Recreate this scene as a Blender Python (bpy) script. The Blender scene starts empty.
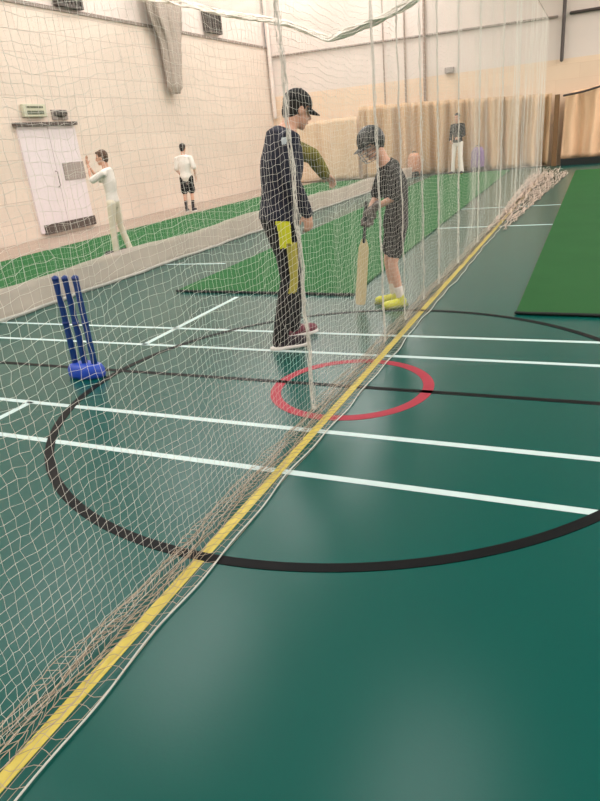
import bpy, bmesh, math, random
import numpy as np
from mathutils import Vector, Matrix, noise
from mathutils.bvhtree import BVHTree

PI = math.pi
SC = bpy.context.scene
COL = SC.collection
rng = random.Random(4)
V = Vector

# ------------------------------------------------------------------ materials
def lin(c):
    return tuple(((x / 12.92) if x <= 0.04045 else ((x + 0.055) / 1.055) ** 2.4) for x in [v / 255 for v in c])

def mat(name, rgb, rough=0.6, metal=0.0, vary=0.08, scale=8.0, bump=0.0, bscale=60.0, spec=0.5, rgb2=None):
    m = bpy.data.materials.new(name); m.use_nodes = True
    nt = m.node_tree; nt.nodes.clear()
    out = nt.nodes.new('ShaderNodeOutputMaterial'); b = nt.nodes.new('ShaderNodeBsdfPrincipled')
    nt.links.new(b.outputs[0], out.inputs[0])
    b.inputs['Roughness'].default_value = rough; b.inputs['Metallic'].default_value = metal
    b.inputs['Specular IOR Level'].default_value = spec
    tc = nt.nodes.new('ShaderNodeTexCoord'); nz = nt.nodes.new('ShaderNodeTexNoise')
    nz.inputs['Scale'].default_value = scale; nz.inputs['Detail'].default_value = 4
    nt.links.new(tc.outputs['Object'], nz.inputs['Vector'])
    mx = nt.nodes.new('ShaderNodeMix'); mx.data_type = 'RGBA'
    c = lin(rgb)
    if rgb2 is None:
        a = tuple(min(1, x * (1 - vary)) for x in c) + (1,); d = tuple(min(1, x * (1 + vary)) for x in c) + (1,)
    else:
        a = c + (1,); d = lin(rgb2) + (1,)
    mx.inputs[6].default_value = a; mx.inputs[7].default_value = d
    nt.links.new(nz.outputs['Fac'], mx.inputs[0]); nt.links.new(mx.outputs[2], b.inputs['Base Color'])
    if bump:
        n2 = nt.nodes.new('ShaderNodeTexNoise'); n2.inputs['Scale'].default_value = bscale
        nt.links.new(tc.outputs['Object'], n2.inputs['Vector'])
        bp = nt.nodes.new('ShaderNodeBump'); bp.inputs['Strength'].default_value = bump; bp.inputs['Distance'].default_value = 0.01
        nt.links.new(n2.outputs['Fac'], bp.inputs['Height']); nt.links.new(bp.outputs[0], b.inputs['Normal'])
    m['b'] = 1
    return m

def block_mat(name, rgb, mortar, axis):
    m = mat(name, rgb, 0.75, vary=0.05, scale=1.5)
    nt = m.node_tree
    b = next(n for n in nt.nodes if n.type == 'BSDF_PRINCIPLED'); tc = next(n for n in nt.nodes if n.type == 'TEX_COORD')
    src = b.inputs['Base Color'].links[0].from_socket
    sp = nt.nodes.new('ShaderNodeSeparateXYZ'); cb = nt.nodes.new('ShaderNodeCombineXYZ')
    nt.links.new(tc.outputs['Object'], sp.inputs[0])
    nt.links.new(sp.outputs[1 if axis == 'x' else 0], cb.inputs[0]); nt.links.new(sp.outputs[2], cb.inputs[1])
    br = nt.nodes.new('ShaderNodeTexBrick')
    br.inputs['Scale'].default_value = 1.0; br.inputs['Mortar Size'].default_value = 0.009
    br.inputs['Brick Width'].default_value = 1.3; br.inputs['Row Height'].default_value = 0.4
    br.inputs['Mortar Smooth'].default_value = 0.3
    nt.links.new(cb.outputs[0], br.inputs['Vector'])
    br.inputs['Color1'].default_value = (1, 1, 1, 1); br.inputs['Color2'].default_value = (0.94, 0.94, 0.94, 1)
    k = [a / c for a, c in zip(lin(mortar), lin(rgb))]
    br.inputs['Mortar'].default_value = (*k, 1)
    mx = nt.nodes.new('ShaderNodeMix'); mx.data_type = 'RGBA'; mx.blend_type = 'MULTIPLY'; mx.inputs[0].default_value = 1
    nt.links.new(src, mx.inputs[6]); nt.links.new(br.outputs['Color'], mx.inputs[7])
    nt.links.new(mx.outputs[2], b.inputs['Base Color'])
    bp = nt.nodes.new('ShaderNodeBump'); bp.inputs['Strength'].default_value = 0.3; bp.inputs['Distance'].default_value = 0.01; bp.invert = True
    nt.links.new(br.outputs['Fac'], bp.inputs['Height']); nt.links.new(bp.outputs[0], b.inputs['Normal'])
    return m

def sheer_mat(name, rgb, alpha):
    m = mat(name, rgb, 0.8, vary=0.1, scale=5)
    b = next(n for n in m.node_tree.nodes if n.type == 'BSDF_PRINCIPLED')
    b.inputs['Alpha'].default_value = alpha
    return m

M = {}
M['floor'] = mat('floor_vinyl', (6, 76, 69), 0.26, vary=0.07, scale=0.7, bump=0.02, bscale=90, spec=0.2)
M['edge'] = mat('wall_reflection_strip', (158, 138, 124), 0.5, vary=0.05)
M['white_line'] = mat('white_line', (186, 206, 204), 0.5, vary=0.03)
M['black_line'] = mat('black_line', (10, 12, 14), 0.5, vary=0.1, spec=0.08)
M['red_line'] = mat('red_line', (158, 54, 68), 0.5, vary=0.12, spec=0.1)
M['yellow_line'] = mat('yellow_line', (206, 188, 84), 0.5, vary=0.25, scale=30)
M['block'] = block_mat('painted_block', (222, 205, 190), (197, 179, 165), 'x')
M['block_end'] = block_mat('painted_block_end', (230, 204, 178), (222, 194, 168), 'y')
M['clad'] = mat('cladding', (220, 206, 197), 0.7, vary=0.05, scale=1.2)
M['ceil'] = mat('ceiling_white', (225, 218, 208), 0.8, vary=0.03)
M['turf'] = mat('turf', (38, 90, 50), 0.9, rgb2=(52, 106, 62), scale=3, bump=0.5, bscale=250, spec=0.1)
M['turf_dark'] = mat('turf_right', (34, 80, 42), 0.9, rgb2=(44, 92, 50), scale=2, bump=0.5, bscale=250, spec=0.1)
M['black_rubber'] = mat('black_rubber', (16, 24, 22), 0.7)
M['net'] = mat('net_cord', (226, 222, 212), 0.7, vary=0.06, scale=20)
M['net_dirty'] = mat('net_cord_dusty', (176, 160, 140), 0.8, vary=0.2, scale=40)
M['rope'] = mat('white_rope', (198, 198, 190), 0.7, bump=0.5, bscale=200)
M['skirt'] = sheer_mat('net_skirt', (222, 208, 196), 0.58)
M['roofnet'] = mat('roof_net', (246, 238, 228), 0.8, vary=0.04)
M['greynet'] = mat('grey_net_bundle', (172, 158, 146), 0.9, vary=0.25, scale=14, bump=0.8, bscale=40)
M['curtain'] = mat('tan_curtain', (202, 172, 138), 0.85, vary=0.08, scale=2, bump=0.2, bscale=80)
M['curtain_pale'] = mat('cream_curtain', (212, 186, 156), 0.85, vary=0.08, scale=2, bump=0.2, bscale=80)
M['curtain_peach'] = mat('peach_curtain', (226, 188, 152), 0.85, vary=0.1, scale=2, bump=0.2, bscale=80)
M['pipe'] = mat('painted_pipe', (150, 132, 120), 0.5)
M['dark_pipe'] = mat('dark_pipe', (72, 62, 58), 0.5)
M['rail'] = mat('grey_rail', (138, 124, 114), 0.5)
M['timber'] = mat('dark_timber', (120, 88, 56), 0.7, vary=0.2, scale=20)
M['door'] = mat('white_door', (226, 214, 216), 0.5, vary=0.03)
M['dark'] = mat('dark_trim', (84, 72, 66), 0.6)
M['grey'] = mat('grey_plate', (158, 146, 140), 0.5)
M['sign'] = mat('sign_green', (196, 194, 170), 0.5, vary=0.04)
M['sign_dark'] = mat('sign_band', (92, 98, 78), 0.5)
M['blue'] = mat('blue_plastic', (8, 54, 122), 0.35, vary=0.1)
M['blue_base'] = mat('blue_base', (26, 72, 186), 0.4, vary=0.1)
M['blue_dark'] = mat('blue_plastic_dark', (16, 48, 120), 0.4)
M['willow'] = mat('willow', (214, 196, 150), 0.5, vary=0.12, scale=14)
M['grip'] = mat('bat_grip', (40, 44, 44), 0.8)
M['skin'] = mat('skin', (214, 166, 142), 0.6, vary=0.05, spec=0.3)
M['lip'] = mat('lip', (176, 100, 92), 0.6)
M['eye'] = mat('eye', (40, 30, 26), 0.3)
M['hair_dark'] = mat('hair_dark', (34, 26, 22), 0.7, vary=0.3, scale=60, bump=0.6, bscale=120)
M['hair_brown'] = mat('hair_brown', (92, 66, 50), 0.7, vary=0.3, scale=60, bump=0.6, bscale=120)
M['navy'] = mat('navy_jacket', (20, 23, 44), 0.8, vary=0.2, scale=12, bump=0.3, bscale=40)
M['olive'] = mat('olive_sleeve', (150, 144, 40), 0.8, rgb2=(26, 26, 26), scale=13, bump=0.3)
M['yellow_panel'] = mat('yellow_panel', (214, 216, 34), 0.7, vary=0.08)
M['olive_stripe'] = mat('olive_stripe', (172, 164, 70), 0.8, vary=0.12)
M['black_cloth'] = mat('black_cloth', (13, 13, 17), 0.85, vary=0.25, scale=12, bump=0.3, bscale=40)
M['tee_black'] = mat('charcoal_tee', (14, 13, 16), 0.85, vary=0.25, scale=12, bump=0.3, bscale=40)
M['white_cloth'] = mat('white_cloth', (236, 228, 220), 0.8, vary=0.04, bump=0.2, bscale=30)
M['cream_cloth'] = mat('cream_cloth', (222, 212, 190), 0.8, vary=0.06, bump=0.2, bscale=30)
M['cap'] = mat('cap_black', (16, 16, 18), 0.8)
M['badge'] = mat('badge', (190, 200, 206), 0.6)
M['helmet'] = mat('helmet_navy', (14, 18, 26), 0.5, rgb2=(28, 34, 30))
M['steel'] = mat('steel_grille', (110, 112, 116), 0.35, metal=0.8)
M['glove'] = mat('glove', (62, 56, 54), 0.7, rgb2=(130, 118, 112), scale=26)
M['glove_white'] = mat('glove_white', (222, 218, 208), 0.7)
M['shoe_dark'] = mat('shoe_dark', (40, 30, 38), 0.7)
M['shoe_pink'] = mat('shoe_red', (150, 66, 84), 0.6, rgb2=(60, 34, 46), scale=30)
M['sole'] = mat('sole_white', (232, 226, 222), 0.5)
M['shoe_yellow'] = mat('shoe_yellow', (214, 214, 62), 0.6, vary=0.1)
M['sole_olive'] = mat('sole_olive', (128, 134, 52), 0.6)
M['sock_dark'] = mat('sock_dark', (48, 40, 44), 0.8)
M['purple'] = mat('purple_bag', (124, 96, 142), 0.7)
M['orange'] = mat('orange_bag', (192, 140, 112), 0.7)
M['vent'] = mat('vent_dark', (74, 66, 60), 0.6)
M['heap'] = mat('net_heap', (206, 186, 170), 0.9, vary=0.25, scale=18, bump=1.0, bscale=50)

# ------------------------------------------------------------------ object helpers
def link(name, me, m, parent=None, smooth=False):
    o = bpy.data.objects.new(name, me); COL.objects.link(o)
    if m is not None:
        me.materials.clear(); me.materials.append(m)
    if parent is not None: o.parent = parent
    if smooth:
        me.polygons.foreach_set('use_smooth', [True] * len(me.polygons))
    return o

def obj(name, bm, m, parent=None, smooth=False):
    bmesh.ops.recalc_face_normals(bm, faces=bm.faces)
    me = bpy.data.meshes.new(name); bm.to_mesh(me); bm.free()
    return link(name, me, m, parent, smooth)

def thing(name, label, cat, loc=(0, 0, 0), rz=0.0, group=None):
    o = bpy.data.objects.new(name, None); COL.objects.link(o); o.empty_display_size = 0.2
    o.location = loc; o.rotation_euler = (0, 0, rz); o['label'] = label; o['category'] = cat
    if group: o['group'] = group
    return o

def tag(o, label, cat, group=None):
    o['label'] = label; o['category'] = cat
    if group: o['group'] = group
    return o

def struct(o):
    o['kind'] = 'structure'; return o

def box(bm, c, d, rz=0.0, bev=0.0):
    b = bmesh.new(); bmesh.ops.create_cube(b, size=1)
    bmesh.ops.scale(b, vec=V(d), verts=b.verts)
    if bev:
        bmesh.ops.bevel(b, geom=b.edges[:], offset=bev, segments=2, affect='EDGES', profile=0.6)
    bmesh.ops.rotate(b, cent=V((0, 0, 0)), matrix=Matrix.Rotation(rz, 3, 'Z'), verts=b.verts)
    bmesh.ops.translate(b, vec=V(c), verts=b.verts)
    merge(bm, b)

def merge(bm, b):
    me = bpy.data.meshes.new('tmp'); b.to_mesh(me); b.free(); bm.from_mesh(me); bpy.data.meshes.remove(me)

def boxbm(c, d, rz=0.0, bev=0.0):
    bm = bmesh.new(); box(bm, c, d, rz, bev); return bm

def rings(bm, rr, cap=True):
    """rr: list of lists of points (same count) -> closed loft"""
    L = [[bm.verts.new(p) for p in r] for r in rr]
    n = len(L[0])
    for a, b in zip(L[:-1], L[1:]):
        for i in range(n):
            bm.faces.new((a[i], a[(i + 1) % n], b[(i + 1) % n], b[i]))
    if cap:
        bm.faces.new(L[0][::-1]); bm.faces.new(L[-1])

def ering(c, A, B, ra, rb, n=16):
    return [V(c) + V(A) * (ra * math.cos(2 * PI * i / n)) + V(B) * (rb * math.sin(2 * PI * i / n)) for i in range(n)]

def tube(bm, pts, rad, n=10, cap=True):
    pts = [V(p) for p in pts]
    if not isinstance(rad, (list, tuple)): rad = [rad] * len(pts)
    T = []
    for i in range(len(pts)):
        t = pts[min(i + 1, len(pts) - 1)] - pts[max(i - 1, 0)]
        T.append(t.normalized())
    up = V((0, 0, 1)) if abs(T[0].z) < 0.9 else V((1, 0, 0))
    A = T[0].cross(up).normalized()
    rr = []
    def add(p, t, r):
        nonlocal A
        A = (A - t * A.dot(t)).normalized(); B = t.cross(A)
        rr.append(ering(p, A, B, r, r, n))
    if cap:
        for k in (80, 50, 22): 
            a = math.radians(k); add(pts[0] - T[0] * rad[0] * math.sin(a), T[0], rad[0] * math.cos(a))
    for p, t, r in zip(pts, T, rad): add(p, t, r)
    if cap:
        for k in (22, 50, 80):
            a = math.radians(k); add(pts[-1] + T[-1] * rad[-1] * math.sin(a), T[-1], rad[-1] * math.cos(a))
    rings(bm, rr)

def ball(bm, c, r, R=None, seg=16, rg=10):
    b = bmesh.new(); bmesh.ops.create_uvsphere(b, u_segments=seg, v_segments=rg, radius=1)
    bmesh.ops.scale(b, vec=V(r), verts=b.verts)
    if R is not None: bmesh.ops.rotate(b, cent=V((0, 0, 0)), matrix=R, verts=b.verts)
    bmesh.ops.translate(b, vec=V(c), verts=b.verts)
    merge(bm, b)

def remesh(bm, voxel, smooth=3):
    me = bpy.data.meshes.new('tmp'); bm.to_mesh(me); bm.free()
    o = bpy.data.objects.new('tmp', me); COL.objects.link(o)
    r = o.modifiers.new('r', 'REMESH'); r.mode = 'VOXEL'; r.voxel_size = voxel
    if smooth:
        s = o.modifiers.new('s', 'SMOOTH'); s.iterations = smooth; s.factor = 0.5
    dg = bpy.context.evaluated_depsgraph_get(); dg.update()
    res = bpy.data.meshes.new_from_object(o.evaluated_get(dg))
    bpy.data.objects.remove(o); bpy.data.meshes.remove(me)
    return res

# ------------------------------------------------------------------ camera
H = 1.446
cam_d = bpy.data.cameras.new('camera'); cam = bpy.data.objects.new('camera', cam_d); COL.objects.link(cam)
f_px, pitch, roll, yaw = 631.657, 0.388829, -0.099273, 0.447841
fw = V((-math.sin(yaw) * math.cos(pitch), math.cos(yaw) * math.cos(pitch), -math.sin(pitch)))
r0 = V((math.cos(yaw), math.sin(yaw), 0)); u0 = r0.cross(fw)
cr = r0 * math.cos(roll) + u0 * math.sin(roll); cu = u0 * math.cos(roll) - r0 * math.sin(roll)
mw = Matrix((cr, cu, -fw)).transposed().to_4x4(); mw.translation = (0, 0, H)
cam.matrix_world = mw
cam_d.sensor_fit = 'HORIZONTAL'; cam_d.sensor_width = 36; cam_d.lens = f_px * 36 / 600
cam_d.clip_start = 0.05; cam_d.clip_end = 100
SC.camera = cam

# ------------------------------------------------------------------ room shell
XL, XR, YB, YE, ZC = -10.75, 9.0, -6.0, 22.5, 7.2
floor = struct(obj('floor', boxbm(((XL + XR) / 2, (YB + YE) / 2, -0.1), (XR - XL, YE - YB, 0.2)), M['floor']))
struct(obj('ceiling', boxbm(((XL + XR) / 2, (YB + YE) / 2, ZC + 0.1), (XR - XL, YE - YB, 0.2)), M['ceil']))
wl = struct(obj('wall_left', boxbm((XL - 0.1, (YB + YE) / 2, 2.25), (0.2, YE - YB, 4.5)), M['block']))
struct(obj('wall_left_upper', boxbm((XL - 0.13, (YB + YE) / 2, (4.5 + ZC) / 2), (0.2, YE - YB, ZC - 4.5)), M['clad']))
struct(obj('wall_end', boxbm(((XL + XR) / 2, YE + 0.1, 1.475), (XR - XL, 0.2, 2.95)), M['block_end']))
struct(obj('wall_end_upper', boxbm(((XL + XR) / 2, YE + 0.11, (2.95 + ZC) / 2), (XR - XL, 0.2, ZC - 2.95)), M['clad']))
struct(obj('wall_right', boxbm((XR + 0.1, (YB + YE) / 2, ZC / 2), (0.2, YE - YB, ZC)), M['clad']))
struct(obj('wall_back', boxbm(((XL + XR) / 2, YB - 0.1, ZC / 2), (XR - XL, 0.2, ZC)), M['clad']))
struct(obj('trim_1', boxbm((XL + 0.005, (YB + YE) / 2, 4.5), (0.05, YE - YB, 0.07)), M['rail']))      # ledge on top of the block wall
bm = bmesh.new(); tube(bm, [(-10.7, 22.44, 4.2), (-1.35, 22.44, 4.06)], 0.035, 8)
struct(obj('trim_2', bm, M['rail']))
bm = bmesh.new(); tube(bm, [(-0.98, 22.44, 4.1), (4.5, 22.44, 4.1)], 0.045, 8)
struct(obj('trim_3', bm, M['dark_pipe']))

# painted court markings: parts of the floor
def fline(name, x0, y0, x1, y1, w, m, z, label=None):
    d = V((x1 - x0, y1 - y0, 0)); L = d.length; a = math.atan2(d.y, d.x)
    o = obj(name, boxbm(((x0 + x1) / 2, (y0 + y1) / 2, z / 2 + 0.0002), (L, w, z), a), m, floor)
    if label: o['label'] = label
    return o

def fring(name, cx, cy, r, w, m, z, label):
    bm = bmesh.new(); n = 160
    rr = []
    for i in range(n):
        a = 2 * PI * i / n; d = V((math.cos(a), math.sin(a), 0)); c = V((cx, cy, 0))
        rr.append([c + d * (r - w / 2) + V((0, 0, 0.0002)), c + d * (r + w / 2) + V((0, 0, 0.0002)), c + d * (r + w / 2) + V((0, 0, z)), c + d * (r - w / 2) + V((0, 0, z))])
    rr.append(rr[0])
    rings(bm, rr, cap=False)
    bmesh.ops.remove_doubles(bm, verts=bm.verts, dist=1e-6)
    o = obj(name, bm, m, floor); o['label'] = label
    return o

o = obj('wall_reflection_strip', boxbm((-9.93, 8.25, 0.001), (1.62, 28.4, 0.0016)), M['edge'], floor); o['label'] = 'pale strip painting the left wall reflection on the floor'  # left wall's reflection in the floor, painted as a flat pale strip
CX, CY = -1.296, 3.454
for y, lab in ((2.350, 'white line nearest the camera'), (2.804, 'second white line from the camera'), (4.053, 'white line just past the red circle'), (4.520, 'farther white line past the red circle')):
    fline('white_court_line', -10.6, y, 8.8, y, 0.043, M['white_line'], 0.0012, lab)
fline('white_court_line', -3.325, 4.04, -3.325, 5.66, 0.05, M['white_line'], 0.0012, 'short white line running away from the cross lines')
fline('white_court_line', -3.335, 0.2, -3.335, 2.81, 0.05, M['white_line'], 0.0012, 'short white line at the left edge')
fline('white_court_line', -6.9, 7.46, -4.5, 7.46, 0.05, M['white_line'], 0.0012)
fline('white_court_line', -2.3, 10.0, -0.5, 10.0, 0.06, M['white_line'], 0.0012)
fline('white_court_line', -2.4, 12.3, -0.5, 12.3, 0.06, M['white_line'], 0.0012)
fline('black_court_line', -10.6, CY, 8.8, CY, 0.045, M['black_line'], 0.0014)
fring('red_circle', CX, CY, 0.475, 0.066, M['red_line'], 0.0016, 'small red painted circle')
fline('yellow_court_line', -1.277, -3, -1.277, 19.5, 0.046, M['yellow_line'], 0.002, 'yellow line along the foot of the net')
fring('black_circle', CX, CY, 1.80, 0.05, M['black_line'], 0.0024, 'large black centre circle')

# ------------------------------------------------------------------ turf mats
def mat_slab(name, pts, th, m, label):
    t = thing(name, label, 'mat')
    bm = bmesh.new(); rings(bm, [[V((x, y, 0.003)) for x, y in pts], [V((x, y, th)) for x, y in pts]])
    obj('turf', bm, m, t)
    bm = bmesh.new(); n = 40                      # dark rolled front edge
    a, b = V((*pts[0], 0)), V((*pts[1], 0))
    P = []
    for i in range(n + 1):
        p = a.lerp(b, i / n); P.append(p + V((0, -0.012 + 0.008 * noise.noise(p * 7), 0.017)))
    tube(bm, P, [0.0135 + 0.003 * noise.noise(p * 9 + V((3, 1, 0))) for p in P], 8)
    obj('edge_binding', bm, M['black_rubber'], t)
    return t
mat_slab('turf_mat', [(-4.2, 5.86), (-2.08, 5.75), (-2.42, 21.5), (-4.75, 21.5)], 0.022, M['turf'], 'green batting mat in the middle lane under the batter and coach')
mat_slab('turf_mat', [(-0.5, 5.19), (3.0, 5.0), (3.0, 19.6), (-0.5, 19.6)], 0.022, M['turf_dark'], 'wide green mat at the right edge beyond the yellow line')
mat_slab('turf_mat', [(-9.1, 0.5), (-6.85, 0.5), (-6.85, 21.8), (-9.1, 21.8)], 0.018, M['turf'], 'long green mat strip beside the left block wall')

# ------------------------------------------------------------------ nets
def ramp_tube(lines, rad, dirs):
    """lines: (n,p,3) array; 3-sided tubes; returns verts, faces"""
    n, p, _ = lines.shape
    off = np.array([[math.cos(a), math.sin(a)] for a in (0.5, 0.5 + 2 * PI / 3, 0.5 + 4 * PI / 3)]) * rad
    d0, d1 = np.array(dirs[0], float), np.array(dirs[1], float)
    vv = lines[:, :, None, :] + off[None, None, :, 0:1] * d0 + off[None, None, :, 1:2] * d1
    idx = np.arange(n * p * 3).reshape(n, p, 3)
    q = []
    for k in range(3):
        k2 = (k + 1) % 3
        q.append(np.stack([idx[:, :-1, k], idx[:, :-1, k2], idx[:, 1:, k2], idx[:, 1:, k]], -1).reshape(-1, 4))
    return vv.reshape(-1, 3), np.concatenate(q)

def quads_mesh(name, parts, m, parent):
    vs, fs, o = [], [], 0
    for v, f in parts:
        vs.append(v); fs.append(f + o); o += len(v)
    vs = np.concatenate(vs); fs = np.concatenate(fs)
    me = bpy.data.meshes.new(name)
    me.vertices.add(len(vs)); me.vertices.foreach_set('co', vs.astype(np.float32).ravel())
    me.loops.add(len(fs) * 4); me.loops.foreach_set('vertex_index', fs.astype(np.int32).ravel())
    me.polygons.add(len(fs)); me.polygons.foreach_set('loop_start', np.arange(0, len(fs) * 4, 4, dtype=np.int32))
    me.update(calc_edges=True); me.validate()
    return link(name, me, m, parent)

def smooth_noise(y, z, seed, sy, sz):
    r = np.random.RandomState(seed); out = np.zeros_like(y)
    for _ in range(7):
        a, b, c = r.uniform(0.4, 1.6, 1)[0] * sy, r.uniform(-1.2, 1.2) * sz, r.uniform(0, 6.28)
        out += np.sin(y * a + z * b + c) / 2.6
    return out

def hang_net(X, y0, y1, ztop, pitch, rad, seed, parent, skirt_rows, bulge):
    ny = int((y1 - y0) / pitch) + 1; nz = int(ztop / pitch) + 1
    ys = y0 + np.arange(ny) * pitch
    zs = 0.03 + np.arange(nz) * pitch
    Y, Z = np.meshgrid(ys, zs, indexing='ij')
    # uneven gathering along the cable and sag between its runners
    dy = 0.05 * smooth_noise(Y, Z, seed, 3.0, 0.5) + 0.016 * smooth_noise(Y, Z, seed + 1, 11, 2.0)
    dz = 0.03 * smooth_noise(Y, Z, seed + 2, 4.0, 1.0) + 0.012 * smooth_noise(Y, Z, seed + 5, 13.0, 3.0)
    dz *= np.clip(Z / 0.25, 0.1, 1)
    dx = bulge * smooth_noise(Y, Z, seed + 3, 2.2, 1.0) + bulge * 0.5 * smooth_noise(Y, Z, seed + 4, 7.0, 2.0)
    dx *= np.clip(Z / 0.4, 0.15, 1)
    jit = np.random.RandomState(seed + 9)
    G = np.stack([X + dx + jit.normal(0, 0.002, Y.shape), Y + dy + jit.normal(0, 0.003, Y.shape), Z + dz + jit.normal(0, 0.003, Y.shape)], -1)
    G[:, :, 2] = np.maximum(G[:, :, 2], 0.012)
    parts = [ramp_tube(G, rad, ((1, 0, 0), (0, 1, 0))), ramp_tube(np.transpose(G, (1, 0, 2)), rad, ((1, 0, 0), (0, 0, 1)))]
    quads_mesh('netting', parts, M['net'], parent)
    return G

net = thing('practice_net', 'white mesh practice net hanging along the yellow line', 'net', (-1.31, 0.3, 0))
NX = -1.325
W = Matrix.Translation(V((1.31, -0.3, 0)))
hang_net(NX + 1.31, 0.0, 18.9, 3.6, 0.032, 0.00066, 11, net, 0, 0.022)
# slack foot of the net: crumpled rows on the floor, on the camera side of the cloth up to the lead rope
ys = np.arange(0.0, 18.9, 0.03)
rows = []
r = np.random.RandomState(5)
for k in range(10):
    x = -0.085 + 0.013 * k
    ph = r.uniform(0, 6.28, 3)
    rows.append(np.stack([x + 0.012 * np.sin(ys * 5.1 + ph[0]) + 0.008 * np.sin(ys * 17 + ph[1]) + r.normal(0, .003, len(ys)), ys, 0.012 + 0.010 * (1 + np.sin(ys * 9 + ph[2])) + 0.003 * r.rand(len(ys))], -1))
a = np.array(rows)
cross = np.transpose(a[:, ::1, :], (1, 0, 2)).copy()
cross[:, :, 1] += np.where(np.arange(10) % 2, 0.02, -0.01)[None, :]
quads_mesh('slack_foot', [ramp_tube(a, 0.0016, ((1, 0, 0), (0, 0, 1))), ramp_tube(cross, 0.0014, ((0, 1, 0), (0, 0, 1)))], M['net_dirty'], net)
def ropex(y): return 0.106 + 0.008 * math.sin(y * 2.1 + 0.6) + 0.006 * math.sin(y * 5.3) + 0.006 * math.sin(y * 11.7)
bm = bmesh.new(); pts = [(ropex(0.05 * i), 0.05 * i, 0.008) for i in range(int(18.9 / 0.05))]
tube(bm, pts, 0.0032, 6)
obj('lead_rope', bm, M['rope'], net)
# a few loose cords joining rope and cloth across the yellow line
ln = []
for y in np.arange(0.0, 18.8, 0.05):
    x1 = ropex(y); q = []
    for t in np.linspace(0, 1, 5):
        q.append((0.02 + (x1 - 0.02) * t, y + 0.03 * t + 0.012 * math.sin(y * 40 + t * 5), 0.010 + 0.006 * math.sin(3.14 * t)))
    ln.append(q)
ln2 = [[(0.05 + k * 0.028 + 0.008 * math.sin(y * 8 + k), y, 0.010) for y in ys] for k in range(3)]
quads_mesh('loose_mesh', [ramp_tube(np.array(ln), 0.0011, ((0, 1, 0), (0, 0, 1))), ramp_tube(np.array(ln2), 0.0010, ((1, 0, 0), (0, 0, 1)))], M['net_dirty'], net)
bm = bmesh.new(); tube(bm, [(NX + 1.31, 0, 3.64), (NX + 1.31, 18.9, 3.64)], 0.006, 6); obj('cable', bm, M['rail'], net)
# vertical gathers where the net is bunched on its runners
for y, nst, spread, z0 in ((2.87, 11, 0.020, 0.10), (4.22, 8, 0.012, 0.05), (4.79, 6, 0.010, 0.05), (5.44, 6, 0.012, 0.05), (6.06, 8, 0.012, 0.05), (7.04, 9, 0.014, 0.05), (8.35, 9, 0.016, 0.05), (10.4, 10, 0.02, 0.05), (12.5, 10, 0.03, 0.05)):
    rr = np.random.RandomState(int(y * 100)); zz = np.arange(z0, 3.6, 0.04); L = []
    for k in range(nst):
        ph = rr.uniform(0, 6.28, 4)
        amp = spread * (0.6 + 0.4 * np.sin(zz * 2 + ph[3]))
        L.append(np.stack([NX + 1.31 + 0.022 + amp * 0.7 * np.sin(zz * 14 + ph[0]) + 0.004 * np.sin(zz * 41 + ph[1]), y - 0.3 + amp * np.cos(zz * 14 + ph[0]) + 0.01 * np.sin(zz * 1.7), zz], -1))
    quads_mesh('gather', [ramp_tube(np.array(L), 0.0017, ((1, 0, 0), (0, 1, 0)))], M['net'], net)

rr = np.random.RandomState(21); L = []                     # surplus netting piled along the far foot of the net
for k in range(240):
    t0 = rr.uniform(0, 0.95) ** 0.7; t = np.linspace(t0, min(1, t0 + 0.16), 40); ph = rr.uniform(0, 6.28, 4); lane = rr.uniform(-1, 1); lift = rr.uniform(0.03, 1) ** 1.5
    wd_ = 0.10 + 0.38 * t
    L.append(np.stack([0.08 + wd_ * lane + 0.10 * t + 0.03 * np.sin(t * 60 + ph[0]), 9.0 + 9.8 * t + 0.05 * np.sin(t * 90 + ph[1]), 0.02 + (1 - lane ** 2) * (0.03 + 0.24 * t) * lift * (0.7 + 0.3 * np.sin(t * 40 + ph[2])) + 0.01 * np.sin(t * 120 + ph[3])], -1))
quads_mesh('piled_netting', [ramp_tube(np.array(L), 0.006, ((1, 0, 0), (0, 0, 1)))], M['heap'], net)

net2 = thing('lane_net', 'farther divider net with a grey skirt between the two left lanes', 'net', (-5.5, 2.5, 0))
hang_net(0.0, 0.0, 19.0, 3.7, 0.062, 0.0009, 31, net2, 0, 0.03)
def sheet(name, fn, nu, nv, m, parent, th=0.003):
    bm = bmesh.new(); g = [[bm.verts.new(fn(i / nu, j / nv)) for j in range(nv + 1)] for i in range(nu + 1)]
    for i in range(nu):
        for j in range(nv):
            bm.faces.new((g[i][j], g[i + 1][j], g[i + 1][j + 1], g[i][j + 1]))
    bmesh.ops.recalc_face_normals(bm, faces=bm.faces)
    bmesh.ops.solidify(bm, geom=bm.faces[:], thickness=th)
    return obj(name, bm, m, parent, smooth=True)
def fskirt(u, v):
    y = 19.0 * u
    return V((0.02 + 0.02 * math.sin(y * 3.3) * (1 - v) + 0.012 * math.sin(y * 9), y, 0.015 + 0.33 * v + 0.02 * math.sin(y * 1.9) * v))
sheet('skirt', fskirt, 260, 4, M['skirt'], net2)
bm = bmesh.new(); tube(bm, [(0.02 + 0.02 * math.sin(0.1 * i * 3.3) + 0.012 * math.sin(0.1 * i * 9), 0.1 * i, 0.022) for i in range(190)], 0.02, 6); obj('hem', bm, M['rope'], net2)

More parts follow.
